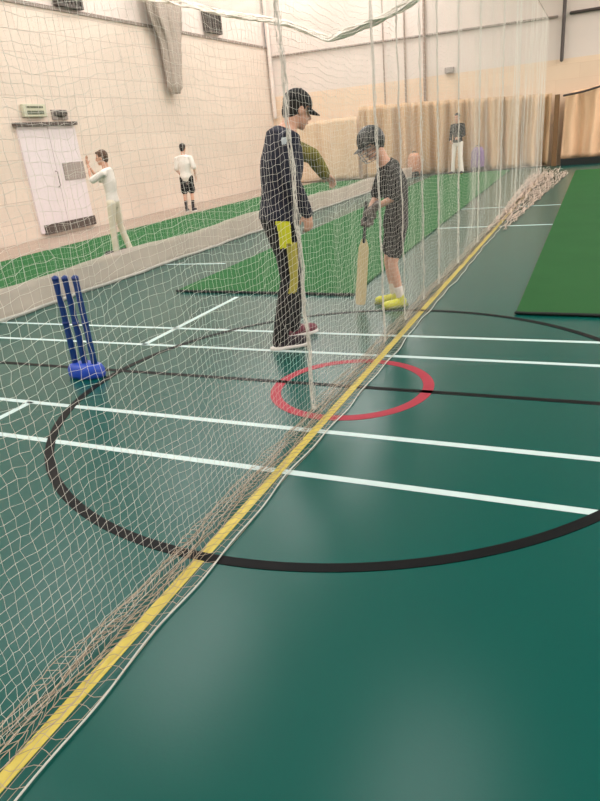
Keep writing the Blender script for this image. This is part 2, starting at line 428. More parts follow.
# sagging roof net with its bunched edge
roof = thing('roof_net', 'white roof net sagging below the ceiling above the far lanes', 'net')
sw = [(-10.6, 5.05), (-9.72, 4.84), (-8.79, 4.55), (-8.15, 4.33), (-7.26, 4.10), (-6.53, 3.87), (-5.6, 3.46), (-4.77, 3.6), (-3.99, 3.8), (-3.2, 4.1), (-2.0, 4.7), (-1.3, 5.1)]
def swag(x):
    for (a, za), (b, zb) in zip(sw[:-1], sw[1:]):
        if a <= x <= b: return za + (zb - za) * (x - a) / (b - a)
    return sw[-1][1]
xs = np.linspace(-10.6, -1.3, 120)
L = []
rr = np.random.RandomState(8)
for k in range(26):
    ph = rr.uniform(0, 6.28, 3)
    L.append(np.stack([xs, 15 + 0.10 * np.sin(xs * 1.9 + ph[0]), np.array([swag(x) for x in xs]) + 0.045 * np.sin(xs * 2.7 + ph[1]) + 0.02 * np.sin(xs * 8 + ph[2])], -1))
quads_mesh('bunched_edge', [ramp_tube(np.array(L), 0.02, ((0, 1, 0), (0, 0, 1)))], M['roofnet'], roof)
U, T = np.meshgrid(np.linspace(-10.6, -1.3, 104), np.linspace(0, 1, 70), indexing='ij')
S = np.vectorize(swag)(U)
Zr = S * (1 - T) ** 2 + 2 * T * (1 - T) * (S * 0.5 + 2.6) + 6.6 * T ** 2
Gr = np.stack([U, 15 + 7 * T, Zr + 0.06 * np.sin(U * 3 + T * 9)], -1)
quads_mesh('netting', [ramp_tube(Gr, 0.0022, ((1, 0, 0), (0, 0, 1))), ramp_tube(np.transpose(Gr, (1, 0, 2)), 0.0022, ((0, 1, 0), (0, 0, 1)))], M['roofnet'], roof)

# grey bundle of netting hung on the left wall
def fb(name, m):
    bm = bmesh.new(); rr = []
    for i in range(40):
        t = i / 39; z = 5.6 + (2.92 - 5.6) * t
        step = 1 / (1 + math.exp((t - 0.42) * 22)); rt = 16.95 - 0.6 * t; lf = 15.45 + 0.32 * (1 - step) + 0.12 * t; w = (rt - lf) / 2; d = 0.04 * step + 0.13
        if t > 0.96: w *= 0.7; d *= 0.7
        yc = (rt + lf) / 2
        ring = []
        for k in range(48):
            a = 2 * PI * k / 48; q = 1 + 0.16 * math.sin(7 * a + 0.6 * math.sin(t * 7)) + 0.08 * math.sin(17 * a + t * 6)
            ring.append(V((XL + 0.21 + d * q * math.cos(a), yc + w * q * math.sin(a), z)))
        rr.append(ring)
    rr.insert(0, [V((p.x, p.y, ZC)) for p in rr[0]])
    rings(bm, rr)
    return obj(name, bm, m, None, True)
tag(fb('net_bundle', M['greynet']), 'grey gathered net bundle hanging high on the left block wall', 'net')

# ------------------------------------------------------------------ end wall dressing
def curtain(name, x0, x1, zt0, zt1, zb, Y, m, label, fold=0.10, freq=9.0, seed=0, amp=1.0, extra=None):
    n = int((x1 - x0) / 0.025)
    def fn(u, v):
        x = x0 + (x1 - x0) * u
        zt = zt0 + (zt1 - zt0) * u + 0.05 * noise.noise(V((x * 2.2, seed, 0)))
        ph = freq * x + 1.6 * noise.noise(V((x * 0.8, seed, 1))) + 0.7 * noise.noise(V((x * 1.5, v * 2.0, seed)))
        d = fold * (0.45 + 0.55 * (1 - v)) * math.sin(ph) + 0.4 * fold * math.sin(2.3 * ph + 1.2)
        return V((x + 0.04 * math.sin(ph * 0.9) * (1 - v), Y + amp * d, zb + (zt - zb) * v))
    o = sheet(name, fn, n, 14, m, None, 0.006)
    return tag(o, label, 'curtain', None)
curtain('curtain', -7.45, -1.35, 2.32, 2.06, 0.04, 22.26, M['curtain'], 'long tan pleated curtain across the end wall', 0.2, 11, 1)
curtain('curtain', -10.55, -7.5, 1.95, 2.05, 0.04, 22.25, M['curtain_pale'], 'cream curtain at the far left corner behind the coach', 0.06, 6, 2)
rc = curtain('curtain', -0.98, 3.2, 1.98, 2.72, 0.2, 22.22, M['curtain_peach'], 'peach curtain hanging at the right end under a dark rail', 0.115, 8.5, 3)
bm = bmesh.new(); tube(bm, [(-1.02, 22.05, 1.95), (-0.5, 22.05, 2.0), (0.3, 22.05, 2.16), (1.4, 22.05, 2.38), (3.2, 22.05, 2.76)], 0.03, 8)
tag(obj('curtain_rail', bm, M['dark_pipe']), 'dark rail sloping above the peach curtain at the right', 'rail')
tag(obj('timber_post', boxbm((-1.2, 22.1, 1.0), (0.14, 0.12, 2.0), 0, 0.01), M['timber']), 'dark brown post between tan and peach curtains', 'post')
tag(obj('dark_base_strip', boxbm((1.1, 21.9, 0.1), (4.2, 0.06, 0.2), 0, 0.01), M['black_rubber']), 'black low strip at the foot of the peach curtain', 'board')  # black strip filling the gap below the curtain hem
def pipe(x, r, z0, z1, m, label):
    bm = bmesh.new(); tube(bm, [(x, 22.4, z0), (x, 22.4, z1)], r, 8)
    tag(obj('wall_pipe', bm, m), label, 'pipe', 'vertical pipes on the end wall')
pipe(-5.22, 0.045, 2.25, 7.1, M['pipe'], 'brown vertical pipe on end wall, rightmost of the close trio')
pipe(-5.85, 0.03, 2.3, 7.1, M['pipe'], 'brown vertical pipe on end wall, middle of the close trio')
pipe(-6.55, 0.025, 2.3, 7.1, M['pipe'], 'thin vertical pipe on end wall, leftmost of the close trio')
pipe(-1.16, 0.05, 2.92, 7.1, M['dark_pipe'], 'dark vertical pipe on end wall near the upper right corner')
pipe(-10.62, 0.07, 2.3, 7.1, M['clad'], 'pale pipe in the corner above the coach')
tag(obj('junction_box', boxbm((-4.44, 22.43, 3.05), (0.28, 0.16, 0.16), 0, 0.015), M['grey']), 'small grey box fixed high on the end wall', 'box')

# ------------------------------------------------------------------ left wall: door, sign, vents
dr = thing('door_1', 'white double door in the left block wall', 'door', (XL, 11.28, 0)); dr['kind'] = 'structure'
obj('door_leaf', boxbm((0.02, -0.42, 1.16), (0.05, 0.83, 2.12), 0, 0.005), M['door'], dr)
obj('door_leaf', boxbm((0.02, 0.42, 1.16), (0.05, 0.83, 2.12), 0, 0.005), M['door'], dr)
obj('lintel', boxbm((0.05, -0.02, 2.26), (0.14, 1.78, 0.07), 0, 0.01), M['dark'], dr)
obj('kick_plate', boxbm((0.05, 0.06, 0.17), (0.06, 1.6, 0.2), 0, 0.01), M['dark'], dr)
obj('notice_plate', boxbm((0.055, 0.52, 1.29), (0.02, 0.66, 0.36), 0, 0.005), M['grey'], dr)
bm = bmesh.new(); tube(bm, [(0.06, -0.06, 1.0), (0.11, -0.06, 1.02), (0.11, -0.06, 1.3), (0.06, -0.06, 1.32)], 0.012, 6); obj('door_handle', bm, M['grey'], dr)
sg = thing('exit_sign', 'pale green exit sign above the white door', 'sign', (XL, 11.0, 2.52))
obj('sign_box', boxbm((0.05, 0, 0), (0.08, 0.62, 0.24), 0, 0.01), M['sign'], sg)
obj('sign_band', boxbm((0.093, 0.0, -0.04), (0.008, 0.46, 0.07)), M['sign_dark'], sg)
obj('sign_band', boxbm((0.093, 0.0, 0.06), (0.008, 0.46, 0.035)), M['sign_dark'], sg)
lp = thing('emergency_light', 'dark wall lamp right of the exit sign over the door', 'lamp', (XL, 11.75, 2.44))
bm = bmesh.new(); ball(bm, (0.06, 0, 0.02), (0.07, 0.2, 0.075)); obj('lamp_shade', bm, M['vent'], lp, True)
obj('back_plate', boxbm((0.02, 0, 0), (0.04, 0.46, 0.2), 0, 0.01), M['grey'], lp)
def vent(y, w, z0, z1, label):
    t = thing('wall_vent', label, 'vent', (XL + 0.02, y, z0), 0, 'dark barred vents high on the left wall')
    bm = bmesh.new(); h = z1 - z0
    for dy in (-w / 2, w / 2): box(bm, (0.04, dy, h / 2), (0.12, 0.06, h))
    for dz in (0.03, h - 0.03): box(bm, (0.04, 0, dz), (0.12, w, 0.06))
    obj('frame', bm, M['vent'], t)
    obj('backing', boxbm((0.0, 0, h / 2), (0.02, w, h)), M['grey'], t)
    for k in range(5):
        obj('bar', boxbm((0.05, -w / 2 + w * (k + 1) / 6, h / 2), (0.06, 0.07, h - 0.08)), M['vent'], t)
vent(12.7, 0.75, 4.55, 5.4, 'dark barred vent high on left wall, nearer the camera')
vent(18.85, 0.85, 4.62, 5.3, 'dark barred vent high on left wall, nearer the corner')

# ------------------------------------------------------------------ blue plastic stumps
st = thing('stump_set', 'blue plastic cricket stumps on a rounded base', 'stumps', (-3.285, 3.31, 0), 0.06)
bm = bmesh.new(); rr = []
for z, k in ((0.003, 0.95), (0.025, 1.0), (0.065, 0.97), (0.09, 0.86), (0.105, 0.6)):
    rr.append(ering((0, 0, z), V((1, 0, 0)), V((0, 1, 0)), 0.155 * k, 0.085 * k, 32))
rings(bm, rr); obj('base', bm, M['blue_base'], st, True)
for dx in (-0.085, 0, 0.085):
    bm = bmesh.new(); tube(bm, [(dx, 0, 0.06), (dx, 0, 0.3), (dx, 0, 0.64), (dx, 0, 0.72)], [0.0225, 0.021, 0.021, 0.022], 14)
    so = obj('stump', bm, M['blue'], st, True)
    for z in (0.718, 0.40):
        bm = bmesh.new(); rings(bm, [ering((dx, 0, z + dz), V((1, 0, 0)), V((0, 1, 0)), 0.0245, 0.0245, 14) for dz in (-0.012, 0.012)])
        obj('band', bm, M['blue_dark'], so, True)

# ------------------------------------------------------------------ people
def frame_from(d, n):
    d = V(d).normalized(); n = V(n); n = (n - d * n.dot(d)).normalized(); return d, n, d.cross(n)

def hand(bm, wrist, d, n, side, s, curl=0.5, infl=0.0):
    """palm direction d, palm normal n (inner side); thumb on the `side` of the palm"""
    d, n, w = frame_from(d, n); w = w * side
    wrist = V(wrist)
    R = Matrix((w, d, n)).transposed()
    ball(bm, wrist + d * 0.05 * s, (0.042 * s + infl, 0.055 * s + infl, 0.017 * s + infl), R, 14, 8)
    tube(bm, [wrist - d * 0.02 * s, wrist + d * 0.03 * s], [0.024 * s + infl, 0.026 * s + infl], 10)
    for k, (off, ln) in enumerate(((0.031, 0.072), (0.0105, 0.082), (-0.0105, 0.076), (-0.031, 0.06))):
        b = wrist + d * 0.085 * s + w * off * s
        p = [b - d * 0.02 * s, b]
        a = 0.0
        for seg in (0.45, 0.32, 0.23):
            a += curl * (0.9 if seg > 0.4 else 1.1)
            dd = d * math.cos(a) + n * math.sin(a) + w * (off * 1.5)
            p.append(p[-1] + dd * ln * seg * s)
        tube(bm, p, [0.0095 * s + infl * .6, 0.0092 * s + infl * .6, 0.0085 * s + infl * .6, 0.008 * s + infl * .6, 0.007 * s + infl * .6], 8)
    b = wrist + d * 0.025 * s + w * 0.03 * s
    tube(bm, [b, b + (d * 0.6 + w * 0.7 + n * 0.2).normalized() * 0.035 * s, b + (d * 0.6 + w * 0.7 + n * 0.2).normalized() * 0.035 * s + (d * 0.9 + w * 0.1 + n * 0.45).normalized() * 0.036 * s], [0.013 * s + infl, 0.0105 * s + infl, 0.008 * s + infl], 8)

def head_frame(hd):
    hd = V(hd).normalized(); side = hd.cross(V((0, 0, 1))).normalized(); up = side.cross(hd)
    return Matrix((side, hd, up)).transposed()

def torso(bm, sp, wd, s, L, i0=0, i1=6, inf=0.0, shape=None):
    P, Wst, Ch, Sh, Nk = [V(p) for p in sp]; L = V(L).normalized()
    c = [P - (Wst - P).normalized() * 0.10 * s, P, Wst, Ch, Sh, Sh.lerp(Nk, 0.62), Nk]
    R = shape or [(0.12, 0.085), (0.165, 0.118), (0.142, 0.102), (0.168, 0.122), (0.158, 0.098), (0.078, 0.072), (0.058, 0.06)]
    c, R = c[i0:i1 + 1], R[i0:i1 + 1]
    rr = []
    n = 20
    # densify
    for k in range(len(c) - 1):
        for q in range(4):
            t = q / 4; tt = t * t * (3 - 2 * t)
            p = c[k].lerp(c[k + 1], t); tg = (c[min(k + 1, len(c) - 1)] - c[k]).normalized()
            B = tg.cross(L).normalized(); A = B.cross(tg).normalized()
            rr.append(ering(p, A, B, (R[k][0] + (R[k + 1][0] - R[k][0]) * tt) * wd * s + inf, (R[k][1] + (R[k + 1][1] - R[k][1]) * tt) * wd * s + inf, n))
    tg = (c[-1] - c[-2]).normalized(); B = tg.cross(L).normalized(); A = B.cross(tg).normalized()
    rr.append(ering(c[-1], A, B, R[-1][0] * wd * s + inf, R[-1][1] * wd * s + inf, n))
    rings(bm, rr)

def arm(bm, sh, el, wr, s, wd, inf=0.0, t1=1.0, inner=None):
    """t1: fraction of shoulder->wrist length that is covered"""
    sh, el, wr = V(sh), V(el), V(wr)
    pts = [inner, sh, sh.lerp(el, 0.5), el, el.lerp(wr, 0.4), wr] if inner is not None else [sh, sh.lerp(el, 0.5), el, el.lerp(wr, 0.4), wr]
    rad = [0.058, 0.056, 0.047, 0.040, 0.038, 0.027] if inner is not None else [0.056, 0.047, 0.040, 0.038, 0.027]
    pts = [V(p) for p in pts]; rad = [q * s * wd + inf for q in rad]
    if t1 < 1:
        a = 1 if inner is not None else 0
        if t1 <= 0.5:
            pts = pts[:a + 1] + [sh.lerp(el, t1 * 2)]; rad = rad[:a + 1] + [0.05 * s * wd + inf * 1.5]
        else:
            q = (t1 - 0.5) * 2; pts = pts[:a + 3] + [el.lerp(wr, q)]; rad = rad[:a + 3] + [0.036 * s * wd + inf * 1.2]
    tube(bm, pts, rad, 12)

def leg(bm, hip, kn, an, s, wd, inf=0.0, t1=1.0, flare=0.0):
    hip, kn, an = V(hip), V(kn), V(an)
    pts = [hip, hip.lerp(kn, 0.5), kn, kn.lerp(an, 0.35), an]; rad = [q * s * wd + inf for q in (0.088, 0.074, 0.055, 0.055, 0.036)]
    if inf: rad[-1] += flare
    if t1 < 1:
        if t1 <= 0.5:
            pts = [hip, hip.lerp(kn, t1), hip.lerp(kn, t1 * 2)]; rad = [rad[0], 0.08 * s * wd + inf, 0.072 * s * wd + inf + flare]
        else:
            q = (t1 - 0.5) * 2; pts = pts[:3] + [kn.lerp(an, q)]; rad = rad[:3] + [0.056 * s * wd + inf]
    tube(bm, pts, rad, 14)

def foot_pts(an, td, s, long=0.255):
    an = V(an); td = V((td[0], td[1], 0)).normalized()
    return an, td, td.cross(V((0, 0, 1)))

def shoe(parent, name, an, td, s, m, msole):
    an, td, sd = foot_pts(an, td, s); g = V((an.x, an.y, 0))
    R = Matrix((sd, td, V((0, 0, 1)))).transposed()
    bm = bmesh.new()
    ball(bm, g + td * 0.125 * s + V((0, 0, 0.045 * s)), (0.047 * s, 0.092 * s, 0.042 * s), R)
    ball(bm, g + td * 0.0 * s + V((0, 0, 0.055 * s)), (0.04 * s, 0.068 * s, 0.052 * s), R)
    tube(bm, [g + td * 0.02 * s + V((0, 0, 0.055 * s)), g + td * 0.12 * s + V((0, 0, 0.045 * s))], [0.043 * s, 0.042 * s], 12)
    tube(bm, [an + V((0, 0, 0.025 * s)), g + V((0, 0, 0.05 * s))], 0.043 * s, 12)
    me = remesh(bm, 0.007, 2)
    sh = link(name, me, m, parent, True)
    bm = bmesh.new(); rr = []
    out = []
    for k in range(28):
        a = 2 * PI * k / 28; y = math.sin(a); x = math.cos(a)
        w = 0.050 if y > 0 else 0.043
        out.append(g + td * (0.068 + 0.155 * y) * s + sd * x * w * s * (1 - 0.12 * (abs(y) ** 4)))
    rings(bm, [[p + V((0, 0, z)) for p in out] for z in (0.002, 0.014 * s, 0.026 * s)])
    obj('sole', bm, msole, sh, True)
    return sh

def patch(src, pred, off, m, name, parent):
    bm = bmesh.new(); bm.from_mesh(src.data); bm.normal_update()
    bmesh.ops.delete(bm, geom=[f for f in bm.faces if not pred(f.calc_center_median(), f.normal)], context='FACES')
    if not bm.faces: bm.free(); return None
    best, seen = [], set()
    for f0 in bm.faces:
        if f0 in seen: continue
        isl, st_ = [], [f0]; seen.add(f0)
        while st_:
            f = st_.pop(); isl.append(f)
            for e in f.edges:
                for g in e.link_faces:
                    if g not in seen: seen.add(g); st_.append(g)
        if len(isl) > len(best): best = isl
    keep = set(best)
    bmesh.ops.delete(bm, geom=[f for f in bm.faces if f not in keep], context='FACES')
    bm.normal_update()
    nn = {v: v.normal.copy() for v in bm.verts}
    for v in bm.verts: v.co += nn[v] * off
    me = bpy.data.meshes.new(name); bm.to_mesh(me); bm.free()
    o = link(name, me, m, parent, True)
    md = o.modifiers.new('s', 'SOLIDIFY'); md.thickness = 0.004; md.offset = -1
    return o

def person(spec):
    s, wd = spec['s'], spec.get('wd', 1.0)
    vox = spec.get('vox', 0.006)
    root = thing('person', spec['label'], 'person', spec['loc'], spec['rz'])
    sp = spec['spine']; L = V(spec.get('lat', (1, 0, 0)))
    hc, hd = V(spec['head']), V(spec['hd'])
    R = head_frame(hd); hs = spec.get('hs', s)
    def hp(x, y, z): return hc + R @ V((x * hs, y * hs, z * hs))
    A = spec['arms']; LG = spec['legs']
    # --- body: one continuous skin surface
    bm = bmesh.new()
    torso(bm, sp, wd, s, L)
    for sd, (sh, el, wr, d, n, ts, curl) in A.items():
        arm(bm, sh, el, wr, s, wd, inner=V(sp[3]).lerp(V(sh), 0.45))
        hand(bm, wr, d, n, ts, hs * 0.95, curl)
    for sd, (hip, kn, an, td) in LG.items():
        leg(bm, hip, kn, an, s, wd)
        a, t, q = foot_pts(an, td, s)
        tube(bm, [a, V((a.x, a.y, 0.045 * s)) + t * 0.05 * s, V((a.x, a.y, 0.035 * s)) + t * 0.15 * s], [0.036 * s, 0.036 * s, 0.03 * s], 10)
    tube(bm, [V(sp[4]) - (V(sp[4]) - V(sp[3])) * 0.3, hp(0, -0.02, -0.05)], [0.06 * s, 0.055 * hs], 14)
    ball(bm, hp(0, -0.005, 0.025), (0.074 * hs, 0.094 * hs, 0.095 * hs), R)
    ball(bm, hp(0, 0.03, -0.045), (0.056 * hs, 0.066 * hs, 0.07 * hs), R)
    ball(bm, hp(0, 0.062, -0.095), (0.03 * hs, 0.026 * hs, 0.022 * hs), R)
    tube(bm, [hp(0, 0.085, 0.01), hp(0, 0.103, -0.025)], [0.009 * hs, 0.015 * hs], 8)
    ball(bm, hp(0, 0.086, -0.062), (0.024 * hs, 0.01 * hs, 0.009 * hs), R)
    for q in (-1, 1): ball(bm, hp(q * 0.075, -0.005, -0.01), (0.012 * hs, 0.02 * hs, 0.032 * hs), R)
    body = link('body', remesh(bm, vox, 2), M['skin'], root, True)
    for q in (-1, 1):
        bm = bmesh.new(); ball(bm, hp(q * 0.031, 0.083, 0.008), (0.013 * hs, 0.008 * hs, 0.008 * hs), R, 10, 6); obj('eye', bm, M['eye'], body, True)
    bm = bmesh.new(); ball(bm, hp(0, 0.094, -0.063), (0.022 * hs, 0.006 * hs, 0.006 * hs), R, 10, 6); obj('mouth', bm, M['lip'], body, True)
    # --- hair
    bm = bmesh.new()
    ball(bm, hp(0, -0.022, 0.035), (0.083 * hs, 0.095 * hs, 0.098 * hs), R, 24, 16)
    ball(bm, hp(0, -0.05, -0.02), (0.066 * hs, 0.06 * hs, 0.075 * hs), R, 24, 16)
    if spec.get('fringe', True): ball(bm, hp(0, 0.045, 0.085), (0.06 * hs, 0.045 * hs, 0.03 * hs), R, 20, 12)
    link('hair', remesh(bm, 0.007, 2), spec['hair'], root, True)
    # --- top
    bm = bmesh.new()
    torso(bm, sp, wd, s, L, spec.get('hem', 1), 5, 0.018 * s)
    for sd, (sh, el, wr, *_r) in A.items():
        if spec.get('sleeve_other') == sd: continue
        arm(bm, sh, el, wr, s, wd, 0.015 * s, spec['sleeve'], inner=V(sp[3]).lerp(V(sh), 0.4))
    top = link(spec['top_name'], remesh(bm, vox, 3), spec['top'], root, True)
    if spec.get('sleeve_other'):
        sh, el, wr, *_r = A[spec['sleeve_other']]
        bm = bmesh.new(); arm(bm, sh, el, wr, s, wd, 0.017 * s, spec['sleeve'], inner=V(sp[3]).lerp(V(sh), 0.6))
        o = link('sleeve', remesh(bm, vox, 3), spec['sleeve_mat'], top, True); o['label'] = spec['sleeve_label']
    # --- bottoms
    bm = bmesh.new()
    torso(bm, sp, wd, s, L, 0, 2, 0.010 * s)
    for sd, (hip, kn, an, td) in LG.items():
        leg(bm, hip, kn, an, s, wd, 0.014 * s, spec['leglen'], spec.get('flare', 0.012))
    bot = link(spec['bot_name'], remesh(bm, vox, 3), spec['bot'], root, True)
    # --- socks and shoes
    for sd, (hip, kn, an, td) in LG.items():
        if spec.get('sock'):
            bm = bmesh.new(); tube(bm, [V(kn).lerp(V(an), spec.get('sock_from', 0.55)), V(an)], [0.052 * s * wd, 0.041 * s], 12)
            link('sock', remesh(bm, vox, 1), spec['sock'], root, True)
        ms = spec['shoe'][sd] if isinstance(spec['shoe'], dict) else spec['shoe']
        shoe(root, 'shoe', an, td, s, ms, spec['sole'])
    return root, top, bot, hp, R, hs

def cap(root, hp, R, hs, m):
    bm = bmesh.new()
    b = bmesh.new(); bmesh.ops.create_uvsphere(b, u_segments=28, v_segments=16, radius=1)
    bmesh.ops.delete(b, geom=[v for v in b.verts if v.co.z < -0.05], context='VERTS')
    for v in b.verts: v.co = hp(v.co.x * 0.091, -0.012 + v.co.y * 0.108, 0.035 + v.co.z * 0.098)
    bmesh.ops.solidify(b, geom=b.faces[:], thickness=0.004)
    merge(bm, b)
    c = obj('cap', bm, m, root, True)
    bm = bmesh.new(); g = []
    for j in range(7):
        t = j / 6; row = []
        for i in range(15):
            u = -1 + 2 * i / 14; a = u * 1.15
            rr = 0.102 + 0.085 * t * math.cos(a * 0.9)
            row.append(bm.verts.new(hp(0.088 * math.sin(a) * (1 + 0.05 * t), -0.012 + rr * math.cos(a), 0.038 - 0.02 * t - 0.018 * u * u)))
        g.append(row)
    for j in range(6):
        for i in range(14): bm.faces.new((g[j][i], g[j][i + 1], g[j + 1][i + 1], g[j + 1][i]))
    bmesh.ops.solidify(bm, geom=bm.faces[:], thickness=0.005)
    obj('brim', bm, m, c, True)
    bm = bmesh.new(); ball(bm, hp(0, -0.012, 0.134), (0.01, 0.01, 0.006), R, 8, 6); obj('button', bm, m, c, True)
    return c

# coach ------------------------------------------------------------
coach = dict(s=1.0, wd=1.08, vox=0.006, label='person in black cap and navy jacket leaning forward with one arm out', loc=(-2.08, 4.3, 0), rz=-0.5713,
    spine=[(0.02, -0.02, 0.93), (0.025, 0.0, 1.10), (0.035, 0.035, 1.29), (0.04, 0.065, 1.46), (0.045, 0.115, 1.535)], lat=(1, -0.25, 0),
    head=(0.05, 0.20, 1.645), hd=(0.16, 1, -0.42), hair=M['hair_dark'], fringe=False,
    arms={'R': ((0.215, 0.005, 1.455), (0.262, -0.035, 1.19), (0.242, 0.075, 0.975), (-0.05, 0.12, -1), (-1, 0.1, 0), -1, 0.35),
          'L': ((-0.13, 0.13, 1.45), (-0.12, 0.41, 1.33), (-0.19, 0.56, 1.19), (-0.1, 0.75, -0.55), (0.2, -0.5, -0.8), 1, 0.45)},
    legs={'R': ((0.105, -0.03, 0.90), (0.115, -0.035, 0.50), (0.11, -0.17, 0.09), (0.35, 1)), 'L': ((-0.075, 0.01, 0.90), (-0.075, 0.12, 0.50), (-0.08, 0.07, 0.09), (0.1, 1))},
    top_name='jacket', top=M['navy'], hem=1, sleeve=1.0, sleeve_other='L', sleeve_mat=M['olive'], sleeve_label='olive and black sleeve',
    bot_name='trousers', bot=M['black_cloth'], leglen=1.0, flare=0.006, shoe={'R': M['shoe_dark'], 'L': M['shoe_pink']}, sole=M['sole'])
root, top, bot, hp, R, hs = person(coach)
cap(root, hp, R, hs, M['cap'])
cdir = V((0.853, -0.522, 0))
def side_pred(z0, z1, a0, a1):
    def p(c, n):
        if not (z0 < c.z < z1) or c.y > 0.2: return False
        a = math.atan2(n.y, n.x)
        return a0 < a < a1 and c.x > 0.03
    return p
for nm, z0, z1, a0, a1, m, lab in (('hip_panel', 0.75, 0.94, -0.95, -0.1, M['yellow_panel'], 'bright yellow hip panel'), ('side_stripe', 0.42, 0.78, -0.5, 0.35, M['olive_stripe'], 'olive yellow side stripe')):
    src = bot
    o = patch(src, side_pred(z0, z1, a0, a1), 0.006, m, nm, src)
    if o: o['label'] = lab
o = patch(top, lambda c, n: 1.43 < c.z < 1.475 and n.dot(cdir) > 0.8 and 0.06 < c.x < 0.26, 0.005, M['badge'], 'badge', top)

# batter -----------------------------------------------------------
batter = dict(s=0.84, wd=0.92, vox=0.006, label='young person in dark helmet and shorts bent over a bat', loc=(-1.58, 5.42, 0.0), rz=2.1198,
    spine=[(0.0, -0.045, 0.70), (0.0, -0.065, 0.86), (0.0, -0.05, 1.02), (0.0, -0.005, 1.165), (0.0, 0.045, 1.235)],
    head=(0.03, 0.125, 1.365), hd=(-0.15, 1, -0.55), hs=0.94, hair=M['hair_dark'], fringe=False,
    arms={'L': ((-0.155, 0.0, 1.14), (-0.185, 0.01, 0.945), (-0.075, 0.155, 0.865), (0.55, 0.55, -0.6), (0.8, -0.3, -0.2), 1, 0.8),
          'R': ((0.155, 0.0, 1.14), (0.175, 0.07, 0.93), (0.06, 0.19, 0.79), (-0.5, 0.3, -0.75), (-0.8, 0.1, 0.3), -1, 0.8)},
    legs={'L': ((-0.075, -0.045, 0.68), (-0.085, 0.015, 0.385), (-0.09, -0.045, 0.08), (-0.15, 1)), 'R': ((0.075, -0.045, 0.68), (0.085, 0.005, 0.385), (0.09, -0.04, 0.08), (0.15, 1))},
    top_name='t_shirt', top=M['tee_black'], hem=0, sleeve=0.42, bot_name='shorts', bot=M['black_cloth'], leglen=0.31, flare=0.008,
    sock=M['white_cloth'], sock_from=0.7, shoe=M['shoe_yellow'], sole=M['sole_olive'])
root, top, bot, hp, R, hs = person(batter)
# helmet > peak, grille
b = bmesh.new(); bmesh.ops.create_uvsphere(b, u_segments=28, v_segments=18, radius=1)
bmesh.ops.delete(b, geom=[v for v in b.verts if v.co.z < -0.12 and not (v.co.z > -0.72 and v.co.y < 0.35)], context='VERTS')
for v in b.verts: v.co = hp(v.co.x * 0.108, -0.008 + v.co.y * 0.128, 0.03 + v.co.z * 0.125)
bmesh.ops.solidify(b, geom=b.faces[:], thickness=0.008)
hel = obj('helmet', b, M['helmet'], root, True)
bm = bmesh.new(); g = []
for j in range(5):
    t = j / 4; row = []
    for i in range(15):
        u = -1 + 2 * i / 14; a = u * 1.2; rr = 0.118 + 0.065 * t * math.cos(a * 0.8)
        row.append(bm.verts.new(hp(0.106 * math.sin(a) * (1 + 0.08 * t), rr * math.cos(a), 0.03 - 0.012 * t - 0.012 * u * u)))
    g.append(row)
for j in range(4):
    for i in range(14): bm.faces.new((g[j][i], g[j][i + 1], g[j + 1][i + 1], g[j + 1][i]))
bmesh.ops.solidify(bm, geom=bm.faces[:], thickness=0.006)
obj('peak', bm, M['helmet'], hel, True)
bm = bmesh.new()
for z, k in ((-0.02, 1.0), (-0.05, 1.0), (-0.08, 0.95), (-0.108, 0.86)):
    tube(bm, [hp(0.105 * k * math.sin(a), 0.02 + 0.125 * k * math.cos(a), z) for a in np.linspace(-1.45, 1.45, 16)], 0.0032, 6)
for a in (-0.35, 0.35): tube(bm, [hp(0.105 * math.sin(a), 0.02 + 0.126 * math.cos(a), 0.0), hp(0.1 * math.sin(a), 0.02 + 0.12 * math.cos(a), -0.06), hp(0.09 * math.sin(a), 0.02 + 0.108 * math.cos(a), -0.11)], 0.0032, 6)
obj('grille', bm, M['steel'], hel, True)
for sd, (sh, el, wr, d, n, ts, curl) in batter['arms'].items():
    bm = bmesh.new(); hand(bm, wr, d, n, ts, hs * 0.97, curl, 0.008)
    tube(bm, [V(wr) - V(d).normalized() * 0.05, V(wr) + V(d).normalized() * 0.02], [0.036, 0.034], 12)
    go = link('batting_glove', remesh(bm, 0.006, 1), M['glove'], root, True)
    if sd == 'R': go['label'] = 'lower glove'
# bat (in world coordinates from the batter's frame)
Bm = Matrix.Translation(V(batter['loc'])) @ Matrix.Rotation(batter['rz'], 4, 'Z')
bt, bb = V((-0.005, 0.20, 0.93)), V((-0.02, 0.305, 0.045))
bat = thing('cricket_bat', 'pale wooden cricket bat held upright in front of the batter', 'bat', Bm @ bb)
ax = (bt - bb).normalized(); sx = V((0.25, 0.97, 0)); sx = (sx - ax * sx.dot(ax)).normalized(); sy = ax.cross(sx)
Rz3 = Matrix.Rotation(batter['rz'], 3, 'Z')
def bp(x, y, z): return Rz3 @ (sx * x + sy * y + ax * z)
bm = bmesh.new(); rr = []
for z, w, t in ((0.0, 0.030, 0.010), (0.012, 0.042, 0.017), (0.05, 0.047, 0.022), (0.18, 0.047, 0.030), (0.38, 0.046, 0.022), (0.50, 0.044, 0.015), (0.545, 0.030, 0.014), (0.575, 0.016, 0.014)):
    rr.append([bp(w * 1.0, 0.005, z), bp(w, -0.006, z), bp(w * 0.5, -t * 0.7, z), bp(0, -t, z), bp(-w * 0.5, -t * 0.7, z), bp(-w, -0.006, z), bp(-w, 0.005, z), bp(0, 0.008, z)])
rings(bm, rr); obj('blade', bm, M['willow'], bat)
bm = bmesh.new(); tube(bm, [bp(0, 0, 0.55), bp(0, 0, 0.7), bp(0, 0, 0.87)], [0.015, 0.0145, 0.016], 12); obj('handle', bm, M['grip'], bat, True)

